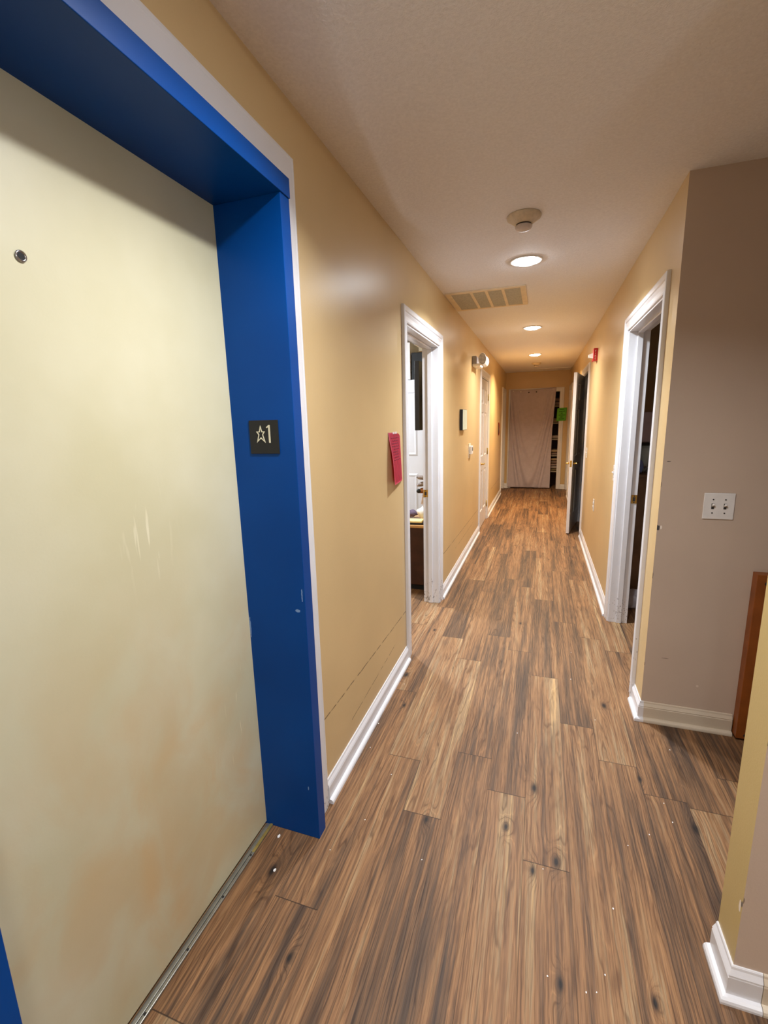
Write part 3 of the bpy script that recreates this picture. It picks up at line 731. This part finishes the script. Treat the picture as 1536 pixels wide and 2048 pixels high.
# ------------------------------------------------------------------ things on the right wall
e = empty('fire_alarm', (W, 5.47, 2.05)); tag(e, 'red fire alarm strobe high on the right wall', 'fire alarm')
mb = MB(); mb.box(W - .042, W + .001, 5.40, 5.52, 2.058, 2.185, .006, 3); mb.build('housing', m_red, e)
mb = MB(); mb.loft([[(W - .042, 5.42, 2.085), (W - .042, 5.42, 2.14), (W - .085, 5.435, 2.125), (W - .085, 5.435, 2.098)], [(W - .042, 5.50, 2.085), (W - .042, 5.50, 2.14), (W - .085, 5.485, 2.125), (W - .085, 5.485, 2.098)]])
q = mb.build('strobe_lens', m_plastic, e); q['label'] = 'clear white strobe lens'
mb = MB()
for i, ch in enumerate('FIRE'): text_into(mb, ch, T(W - .022, 5.3995, 2.155 - i * .025) @ RX(90), .026, .0006)
q = mb.build('lettering', m_white, e); q['label'] = 'white FIRE lettering'
def switch_plate(name, loc, n, label, rot=0., cat='light switch', group=None):
    """plate on a wall whose outward normal is local -y"""
    e = empty(name, loc, rot); tag(e, label, cat, group); M = T(*loc) @ RZ(math.degrees(rot))
    w = .035 + .0235 * (n - 1)
    mb = MB(); mb.box(-w, w, -.0055, -.0004, -.0585, .0585, .003, 3, M=M); mb.build('cover_plate', m_plastic, e)
    for i in range(n):
        cx = (i - (n - 1) / 2) * .046
        mb = MB(); mb.box(cx - .0052, cx + .0052, -.0062, -.0045, -.0125, .0125, M=M); q = mb.build('toggle_slot', m_dark, e)
        mb = MB(); mb.box(-.0036, .0036, -.016, 0, -.0045, .0045, .0015, M=M @ T(cx, -.004, 0.002) @ RX(-28)); mb.build('toggle', m_plastic, e)
        for zz in (.03, -.03):
            mb = MB(); mb.lathe([(.0033, 0), (.0030, .0012), (0, .0014)], M @ T(cx, -.0055, zz) @ RX(90), 12); q = mb.build('screw', m_dark, e)
    return e
switch_plate('light_switch', (1.503, 2.340, 1.089), 2, 'white double switch plate on the beige wall')
switch_plate('light_switch', (W, 3.715, 1.078), 1, 'white single switch beside the nearest right doorway', -math.pi / 2)
switch_plate('light_switch', (W, 5.935, 1.072), 1, 'white single switch beside the open door on the right', -math.pi / 2)
e = empty('wall_outlet', (W, 4.90, .628), -math.pi / 2); tag(e, 'white power outlet low on the right wall', 'outlet'); M = T(W, 4.90, .628) @ RZ(-90)
mb = MB(); mb.box(-.035, .035, -.0055, -.0004, -.0585, .0585, .003, 3, M=M); mb.build('cover_plate', m_plastic, e)
for zz in (.02, -.02):
    mb = MB(); mb.lathe([(.0165, 0), (.0165, .003), (.0145, .004), (0, .004)], M @ T(0, -.0055, zz) @ RX(90), 24); s_ = mb.build('socket', m_plastic, e)
    mb = MB()
    for sx in (-.006, .006): mb.box(sx - .001, sx + .001, -.0101, -.0094, zz - .003, zz + .005, M=M)
    mb.build('slot', m_dark, s_)

# brown board screwed to the beige wall beside the passage
e = empty('wooden_board', (1.74, 2.34, .0)); tag(e, 'orange-brown wooden board standing against the beige wall at right', 'board')
mb = MB(); mb.box(1.660, 1.80, 2.290, 2.339, .012, .803, .002); mb.build('panel', m_wood, e)
for zz in (.765, .03):
    mb = MB(); mb.lathe([(.0085, 0), (.008, .001), (.0, .001)], T(1.697, 2.290, zz) @ RX(90), 16); mb.build('screw', m_blackm, e)

# ------------------------------------------------------------------ ceiling fittings
def smoke(loc, label):
    e = empty('smoke_detector', loc); tag(e, label, 'smoke detector', None); M = T(*loc) @ RX(180)
    mb = MB(); mb.lathe([(.0, 0), (.078, 0), (.080, .004), (.078, .012), (.060, .024), (.044, .036), (.040, .038), (.0, .038)], M, 40, cap=False); mb.build('base', m_almond, e)
    mb = MB(); mb.lathe([(.036, .038), (.036, .044)], M, 36, cap=False); q = mb.build('vent_gap', m_dark, e)
    mb = MB(); mb.lathe([(.0, .044), (.039, .044), (.040, .050), (.034, .060), (.018, .064), (.0, .065)], M, 36, cap=False); mb.build('sensor_cap', m_pinkgrey, e)
    return e
smoke((.635, 2.515, H), 'aged ivory smoke detector in front of the nearest ceiling light')
smoke((.622, 8.80, H), 'small ivory smoke detector at the far end of the ceiling')
def downlight(x, y, col, watts, glow, label):
    e = empty('recessed_light', (x, y, H)); tag(e, label, 'ceiling light'); M = T(x, y, H) @ RX(180)
    mb = MB(); mb.lathe([(.078, 0), (.098, .0), (.099, .004), (.094, .007), (.082, .006), (.079, .001)], M, 48, cap=False); mb.build('trim_ring', m_plastic, e)
    mb = MB(); mb.lathe([(.079, .001), (.072, .010), (.050, .019), (.025, .023), (.0, .024)], M, 48, cap=False)
    mb.build('lit_lens', emit('lit_lens', col, glow), e)
    ld = bpy.data.lights.new('lamp', 'AREA'); ld.shape = 'DISK'; ld.size = .13; ld.energy = watts; ld.color = col[:3]; ld.spread = math.radians(SPREAD)
    lo = bpy.data.objects.new('lamp', ld); COL.objects.link(lo); lo.parent = e; lo.location = (0, 0, -.027)
    return e
SPREAD = 140
downlight(.625, .95, (.97, .98, 1., 1), 21., 30., 'recessed ceiling light nearest the elevator, overhead')
downlight(.625, 3.18, (.88, .94, 1., 1), 36., 60., 'bright cool recessed light beside the smoke detector and vent')
downlight(.620, 5.41, (1., .94, .86, 1), 26., 40., 'middle recessed ceiling light past the vent')
downlight(.615, 7.64, (1., .76, .48, 1), 46., 40., 'warm farthest recessed ceiling light')
downlight(.625, -1.28, (.96, .98, 1., 1), 16., 30., 'recessed ceiling light behind the viewer')
PX, PY, PZ = 2.35, -1.0, 1.92
e = empty('pendant_lamp', (PX, PY, PZ)); tag(e, 'white globe pendant lamp hanging in the lobby behind the viewer', 'lamp')
mb = MB(); mb.lathe([(0, -.14), (.06, -.125), (.11, -.08), (.14, 0), (.11, .085), (.05, .13), (.03, .14)], T(PX, PY, PZ), 32, cap=False); mb.build('globe', emit('lit_globe', (.88, .94, 1., 1), 54.), e)
mb = MB(); mb.lathe([(.04, 0), (.04, .03), (.006, .04), (.006, .36), (.05, .365), (.05, .38)], T(PX, PY, PZ + .14), 20); mb.build('stem', m_plastic, e)
# return air vent
e = empty('return_vent', (.31, 4.0, H)); tag(e, 'square dusty cream air vent in the ceiling by the left wall', 'vent')
vx0, vx1, vy0, vy1 = .012, .605, 3.708, 4.295
mb = MB()
for a in ((vx0, vx1, vy0, vy0 + .035), (vx0, vx1, vy1 - .035, vy1), (vx0, vx0 + .04, vy0 + .035, vy1 - .035), (vx1 - .04, vx1, vy0 + .035, vy1 - .035)): mb.box(*a, H - .010, H, .002)
mb.build('vent_frame', m_vent, e)
mb = MB(); mb.box(vx0 + .04, vx1 - .04, vy0 + .035, vy1 - .035, H - .003, H - .0005)
for i in range(40):
    y = vy0 + .04 + i * (vy1 - vy0 - .08) / 39; mb.box(vx0 + .04, vx1 - .04, y - .002, y + .002, H - .006, H - .003)
q = mb.build('grille', m_filter, e); q['label'] = 'dusty grey slatted grille'
for x in (.206, .318, .440):
    mb = MB(); mb.box(x - .011, x + .011, vy0 + .035, vy1 - .035, H - .009, H - .002, .002); mb.build('divider_bar', m_vent, e)
mb = MB(); mb.box(.590, 1.25, 9.80, 10.28, H - .012, H, .002); tag(mb.build('access_panel', m_plastic), 'flat white access panel on the ceiling by the end wall', 'ceiling panel')

# ------------------------------------------------------------------ end closet: curtain, pins, shelves and folded linens
PIN = [(.159, 2.056), (.312, 2.039), (.473, 2.022), (.622, 2.025), (.788, 2.048), (.943, 2.071)]
def curt(u, v):
    top = 2.092 - .018 * math.sin(math.pi * min(1, u * 1.05)) + .012 * u
    xl = .107 - .018 * v; xr = 1.009 - .04 * min(1, v * 2.2) - .012 * v + .012 * max(0, v - .7)
    x = xl + (xr - xl) * u; z = top + (.018 - top) * v
    s = (u - .5) * 2
    ph = v + 1.05 * abs(s) ** 1.7
    a = .045 * math.exp(-((ph - .92) / .10) ** 2) + .036 * math.exp(-((ph - 1.18) / .07) ** 2) + .026 * math.exp(-((ph - .66) / .08) ** 2) + .022 * math.exp(-((ph - 1.36) / .05) ** 2)
    a *= min(1, v * 4) * (1 - max(0, v - .93) * 8)
    a += .008 * math.sin(u * 23 + v * 3) * v ** 2 + .008 * math.exp(-((v - .955) / .02) ** 2 - ((u - .45 - .9 * (v - .95)) / .14) ** 2)
    return Vector((x, L - .024 - max(0, a), z))
mb = MB(); mb.grid(curt, 70, 110); o = mb.build('closet_curtain', m_taupe); md = o.modifiers.new('thickness', 'SOLIDIFY'); md.thickness = .002; md.offset = 0; tag(o, 'taupe cloth curtain pinned over the closet opening at the end', 'curtain')
for i, (x, z) in enumerate(PIN):
    mb = MB(); mb.lathe([(.0025, 0), (.0025, .012), (.008, .014), (.0125, .020), (.0125, .026), (.007, .030), (0, .031)], T(x, L - .026, z) @ RX(90), 16)
    tag(mb.build('push_pin', m_white if i in (0, 1, 4, 5) else m_dark), ('leftmost white push pin along the taupe curtain top', 'white push pin second from the left along the curtain top', 'left one of the two dark push pins on the curtain', 'right one of the two dark push pins on the curtain', 'white push pin second from the right along the curtain top', 'rightmost white push pin along the taupe curtain top')[i], 'push pin', 'push pins along the curtain top')
where = ['top', 'second', 'third', 'fourth', 'bottom']
for i, z in enumerate((1.74, 1.385, 1.045, .70, .36)):
    mb = MB(); mb.box(EX0 - .24, EX1 + .24, L + .13, 10.98, z - .018, z, .001)
    tag(mb.build('closet_shelf', m_shelf), '%s pale shelf inside the linen closet' % where[i], 'shelf', 'shelves in the linen closet')
    # folded linen stack, seen through the gap on the right
    n = (2, 1, 1, 2, 5)[i]; zz = z + .001
    for k_ in range(n):
        h = (.075, .09, .07, .05, .045)[i] + .01 * rdm.random()
        x0, y0 = .80 + rdm.uniform(-.02, .02), L + .15 + rdm.uniform(0, .03)
        def fold(mb, x0, x1, y0, y1, z0, z1):
            nn = 10; sec = []
            for q in range(nn + 1):
                x = x0 + (x1 - x0) * q / nn; wv = .006 * math.sin(q * 1.7 + z0 * 40)
                r = (z1 - z0) / 2 - .004; pts = []
                for a in range(9):
                    t_ = math.pi * (a / 8) + math.pi / 2
                    pts.append((x, y0 + r + r * math.cos(t_), (z0 + z1) / 2 + (r + wv * .3) * math.sin(t_)))
                pts += [(x, y1, z0 + .004), (x, y1, z1 - .004 + wv * .3)]
                sec.append(pts)
            mb.loft(sec, smooth=True)
        mb = MB(); fold(mb, x0, 1.20, y0, y0 + .36, zz, zz + h); zz += h + .003
        lay = ['lowest', 'second', 'middle', 'fourth', 'topmost'][k_] if n == 5 else ['lower', 'upper'][k_] if n == 2 else 'single'
        tag(mb.build('folded_linen', m_linen[(i * 2 + k_) % 5]), '%s folded linen on the %s closet shelf' % (lay, where[i]), 'linen', 'folded linens in the closet')

# ------------------------------------------------------------------ bright room on the left
mb = MB(); e = empty('dresser', (-.56, 3.78, 0)); tag(e, 'dark walnut dresser just inside the bright doorway', 'dresser')
mb.box(-.98, -.15, 3.78, 4.24, .05, .575, .003); mb.build('body', m_dkwood, e)
mb = MB(); mb.box(-.95, -.18, 3.80, 4.22, 0, .05); mb.build('plinth', m_blackm, e)
mb = MB(); mb.box(-.99, -.14, 3.765, 4.25, .575, .597, .003); q = mb.build('top', m_tan, e); q['label'] = 'tan wooden top'
TZ = .5975
mb = MB(); mb.box(-.34, -.20, 3.79, 3.90, TZ, TZ + .016, .003, M=T(-.27, 3.85, 0) @ RZ(8) @ T(.27, -3.85, 0)); tag(mb.build('black_book', m_black), 'thin black book at the front of the dresser top', 'book')
mb = MB(); mb.box(-.345, -.21, 3.79, 3.91, TZ + .0165, TZ + .032, .003, M=T(-.27, 3.85, 0) @ RZ(3) @ T(.27, -3.85, 0)); tag(mb.build('yellow_book', m_yelb), 'pale yellow book lying on the black book', 'book')
mb = MB(); mb.blob((-.385, 4.06, TZ + .045), (.075, .07, .032), 28, .3, 3, flat=TZ); tag(mb.build('purple_cloth', m_purple), 'crumpled purple-grey cloth on the dresser', 'cloth')
mb = MB(); mb.blob((-.205, 4.01, TZ + .068), (.095, .085, .066), 24, .14, 8, flat=TZ); tag(mb.build('white_cloth', m_whitec), 'heap of crumpled white cloth on the dresser', 'cloth')
mb = MB(); mb.box(-.05, .05, -.02, .02, 0, .085, .002, M=T(-.215, 4.01, TZ + .142) @ RY(10) @ RZ(10)); tag(mb.build('printed_carton', m_card), 'small printed carton leaning on the white cloth', 'box')
mb = MB(); mb.blob((-.235, 4.02, .868), (.050, .05, .026), 18, .06, 4, flat=.845); mb.box(-.295, -.235, 3.995, 4.045, .845, .853, .003); tag(mb.build('brown_cap', m_brownc), 'brown cap on top of the dresser heap', 'cap')
mb = MB(); mb.blob((-.272, 3.955, .872), (.020, .020, .020), 16, .02, 1); tag(mb.build('black_ball', m_blackm), 'small black ball beside the brown cap', 'ball')
for i, (x, z, a, lb) in enumerate(((-.262, .926, 15, 'lower grey mottled slipper sticking out of the heap'), (-.262, .986, -8, 'upper grey mottled slipper sticking out of the heap'))):
    mb = MB(); mb.blob((0, 0, 0), (.048, .03, .020), 18, .08, 6 + i); bmesh.ops.transform(mb.bm, matrix=T(x, 4.02, z) @ RY(-a), verts=mb.bm.verts); tag(mb.build('slipper', m_mott), lb, 'slipper')
e = empty('table_lamp', (-.185, 4.19, TZ)); tag(e, 'white-shaded small lamp standing in the dresser heap', 'lamp')
mb = MB(); mb.lathe([(.045, 0), (.045, .01), (.012, .03), (.009, .30)], T(-.185, 4.19, TZ), 20); mb.build('lamp_base', m_brownc, e)
mb = MB(); mb.lathe([(.072, .29), (.050, .47)], T(-.185, 4.19, TZ), 28, cap=False); bmesh.ops.solidify(mb.bm, geom=mb.bm.faces[:], thickness=.002); mb.build('lamp_shade', m_whitec, e)
# television on a wall arm
e = empty('television', (-.38, 4.8, 1.4)); tag(e, 'black flat television seen edge-on in the bright room', 'television')
mb = MB(); mb.box(-.425, -.375, 4.42, 5.15, 1.40, 2.055, .006, 3); mb.build('casing', m_black, e)
mb = MB(); mb.box(-.4265, -.425, 4.44, 5.13, 1.43, 2.035); mb.build('screen', m_blackm, e)
mb = MB(); mb.box(-.375, -.12, 4.76, 4.81, 1.70, 1.75, .004); mb.box(-.132, -.121, 4.68, 4.89, 1.60, 1.85, .002); mb.build('wall_bracket', m_black, e)
# wardrobe with boxes on top
e = empty('wardrobe', (-.98, 5.4, 0)); tag(e, 'tall white panelled wardrobe at the back of the bright room', 'wardrobe')
mb = MB(); mb.box(-1.46, -.50, 5.235, 5.85, 0, 1.955, .003); mb.build('body', m_door, e)
for x0, x1 in ((-1.455, -.985), (-.975, -.505)):
    mb = MB(); M = T(x0, 5.213, .04); w = x1 - x0
    mb.box(x0, x1, 5.217, 5.234, .04, 1.945, .002)
    for z0, z1 in ((.14, .885), (1.09, 1.84)):
        a, b = x0 + .1, x1 - .1
        r0 = [(a, 5.217, z0), (b, 5.217, z0), (b, 5.217, z1), (a, 5.217, z1)]; r1 = [(a + .02, 5.208, z0 + .02), (b - .02, 5.208, z0 + .02), (b - .02, 5.208, z1 - .02), (a + .02, 5.208, z1 - .02)]; r2 = [(a + .04, 5.214, z0 + .04), (b - .04, 5.214, z0 + .04), (b - .04, 5.214, z1 - .04), (a + .04, 5.214, z1 - .04)]
        for p_, q_ in ((r0, r1), (r1, r2)):
            for i in range(4): mb.poly([p_[i], p_[(i + 1) % 4], q_[(i + 1) % 4], q_[i]])
        mb.poly(r2)
    d = mb.build('door', m_door, e)
    kx = x1 - .04 if x0 < -1.2 else x0 + .04
    mb = MB(); mb.lathe([(.006, 0), (.006, .012), (.013, .018), (.012, .026), (0, .03)], T(kx, 5.217, 1.0) @ RX(90), 16); mb.build('knob', m_chrome, d)
mb = MB(); mb.box(-.674, -.502, 5.24, 5.62, 1.956, 2.25, .006); tag(mb.build('black_box', m_blackm), 'black storage box on top of the wardrobe', 'box')
mb = MB(); mb.box(-1.05, -.684, 5.22, 5.62, 1.956, 2.36, .004); tag(mb.build('white_box', m_plastic), 'tall white carton on the wardrobe beside the black box', 'box')
e = empty('ceiling_lamp', (-1.5, 4.1, H)); tag(e, 'round lit ceiling lamp in the bright room', 'ceiling light')
mb = MB(); mb.lathe([(.0, 0), (.17, 0), (.175, .02), (.165, .03)], T(-1.5, 4.1, H) @ RX(180), 40, cap=False); mb.build('lamp_base', m_plastic, e)
mb = MB(); mb.lathe([(.162, .028), (.15, .06), (.10, .085), (0, .095)], T(-1.5, 4.1, H) @ RX(180), 40, cap=False); mb.build('lamp_dome', emit('lit_dome', (.80, .90, 1., 1), 300.), e)

# ------------------------------------------------------------------ dim room on the right
e = empty('dresser', (1.9, 4.02, 0)); tag(e, 'plain brown dresser in the dark room on the right', 'dresser')
mb = MB(); mb.box(1.45, 2.3, 4.02, 4.48, .06, 1.015, .004); mb.build('body', m_brwood, e)
mb = MB(); mb.box(1.47, 2.28, 4.03, 4.46, 0, .06); mb.build('plinth', m_blackm, e)
mb = MB(); mb.box(1.44, 2.31, 4.0, 4.5, 1.015, 1.037, .004); mb.build('top', m_brwood, e)
for z0, z1 in ((.09, .38), (.39, .69), (.70, 1.0)):
    mb = MB(); mb.box(1.62, 2.29, 4.005, 4.02, z0, z1, .003); d = mb.build('drawer', m_brwood, e)
    mb = MB(); mb.lathe([(.008, 0), (.008, .012), (.015, .018), (0, .026)], T(1.96, 4.005, (z0 + z1) / 2) @ RX(90), 16); mb.build('knob', m_brassy, d)
RZ0 = 1.0375
mb = MB(); mb.blob((1.500, 4.10, RZ0 + .048), (.030, .05, .058), 16, .15, 2, flat=RZ0); tag(mb.build('blue_cloth', m_bluec), 'slate-blue cloth bundle on the brown dresser edge', 'cloth')
mb = MB(); mb.grid(lambda u, v: Vector((1.475 + u * .09, 4.01 + v * .03, RZ0 + .003 + .010 * math.sin(u * 6))), 8, 4, .001); tag(mb.build('paper_scrap', m_whitec), 'flat white paper scrap at the front of the brown dresser', 'paper')
mb = MB(); mb.grid(lambda u, v: Vector((1.536 + u * .05, 4.10 + v * .04, RZ0 + .035 + .02 * math.sin(u * 3 + v))), 6, 4, .001); mb.grid(lambda u, v: Vector((1.539 + u * .04, 4.105 + v * .04, RZ0 + .001 + u * .035)), 4, 4, .001); tag(mb.build('white_tissue', m_whitec), 'crumpled white tissue beside the blue cloth', 'paper')
mb = MB(); mb.lathe([(.0, 0), (.034, 0), (.038, .05), (.050, .13), (.052, .18), (.040, .225), (.0, .235)], T(1.560, 4.25, RZ0), 28, cap=False); tag(mb.build('grey_jar', m_celad), 'pale grey rounded jar behind the blue cloth', 'jar')
e = empty('wall_shelf', (1.8, 4.5, 1.28)); tag(e, 'dark shelf on the wall over the brown dresser', 'shelf')
mb = MB(); mb.box(1.394, 2.3, 4.10, 4.48, 1.255, 1.275, .002); mb.build('board', m_blackm, e)
mb = MB(); mb.box(1.394, 1.41, 4.12, 4.46, 1.17, 1.255, .002); mb.build('bracket', m_blackm, e)
mb = MB(); mb.box(1.42, 1.72, 4.13, 4.44, 1.276, 1.515, .012, 3); tag(mb.build('fabric_bin', m_greyc), 'grey felt bin on the dark wall shelf', 'bin')
mb = MB(); mb.blob((1.497, 3.87, .05), (.075, .09, .085), 22, .16, 9, flat=.001); tag(mb.build('white_bag', m_bag), 'white cloth bag on the floor inside the right doorway', 'bag')

# ------------------------------------------------------------------ paint flakes on the floor
FLK = [(.816, 1.37), (.975, 1.105), (.827, 1.055), (.923, 1.048), (.174, 1.373), (.949, 1.056), (.10, 1.219), (1.272, 1.703), (1.263, 1.791), (1.064, 2.263), (.034, 1.925), (.06, 2.30), (.20, 1.62), (.42, 1.28), (.70, 2.05), (1.10, 1.55), (1.18, 1.62), (1.02, 1.30), (.055, 1.75), (1.36, 2.13), (.97, 2.62), (.99, 2.95)]
rf = random.Random(3)
def flake(x, y, s, seed):
    mb = MB(); r = random.Random(seed); n = 7
    pts = [(x + s * r.uniform(.5, 1) * math.cos(6.283 * i / n), y + s * 1.4 * r.uniform(.5, 1) * math.sin(6.283 * i / n), .0004) for i in range(n)]
    a = [mb.bm.verts.new(p) for p in pts]; b = [mb.bm.verts.new((p[0], p[1], p[2] + s * .35)) for p in pts]
    mb.bm.faces.new(a[::-1]); mb.bm.faces.new(b)
    for i in range(n): mb.bm.faces.new((a[i], a[(i + 1) % n], b[(i + 1) % n], b[i]))
    return mb.build('paint_flake', m_white)
for i, (x, y) in enumerate(FLK): tag(flake(x, y, rf.uniform(.0018, .0032), i), 'tiny white paint flake lying on the wood floor', 'paint flake', 'white flakes scattered on the floor')
tag(flake(-.104, 1.212, .0065, 50), 'larger white flake on the floor by the blue jamb foot', 'paint flake')
tag(flake(-.047, 1.093, .0055, 51), 'larger white flake beside the dark knot by the elevator threshold', 'paint flake')

# ------------------------------------------------------------------ camera
yaw, pitch, roll, f_px = .33149751632676383, .1938707896931991, -.025367843386390632, 914.632
cyw, syw, cp, sp, cr, sr = math.cos(yaw), math.sin(yaw), math.cos(pitch), math.sin(pitch), math.cos(roll), math.sin(roll)
fw = Vector((-syw * cp, cyw * cp, -sp)); rt = Vector((cyw, syw, 0)); up = rt.cross(fw)
r_ = rt * cr + up * sr; u_ = -rt * sr + up * cr
cam = bpy.data.cameras.new('camera'); co = bpy.data.objects.new('camera', cam); COL.objects.link(co)
cam.sensor_fit = 'HORIZONTAL'; cam.sensor_width = 36.; cam.lens = f_px / 1536 * 36; cam.clip_start = .02
co.matrix_world = Matrix(((r_.x, u_.x, -fw.x, .7545), (r_.y, u_.y, -fw.y, 0), (r_.z, u_.z, -fw.z, 1.4877), (0, 0, 0, 1)))
sc.camera = co
# ------------------------------------------------------------------ world, view
w = bpy.data.worlds.new('world'); sc.world = w; w.use_nodes = True
w.node_tree.nodes['Background'].inputs[0].default_value = (.5, .55, .65, 1); w.node_tree.nodes['Background'].inputs[1].default_value = .02
vs = sc.view_settings; sc.display_settings.display_device = 'sRGB'; vs.view_transform = 'Standard'; vs.look = 'None'; vs.exposure = 0.2; vs.gamma = 1.; vs.use_curve_mapping = False
sc.cycles.max_bounces = 7; sc.cycles.diffuse_bounces = 5; sc.cycles.glossy_bounces = 3; sc.cycles.caustics_reflective = False; sc.cycles.caustics_refractive = False; sc.cycles.use_denoising = True; sc.cycles.use_adaptive_sampling = True; sc.cycles.adaptive_threshold = .05; sc.cycles.sample_clamp_indirect = 8.
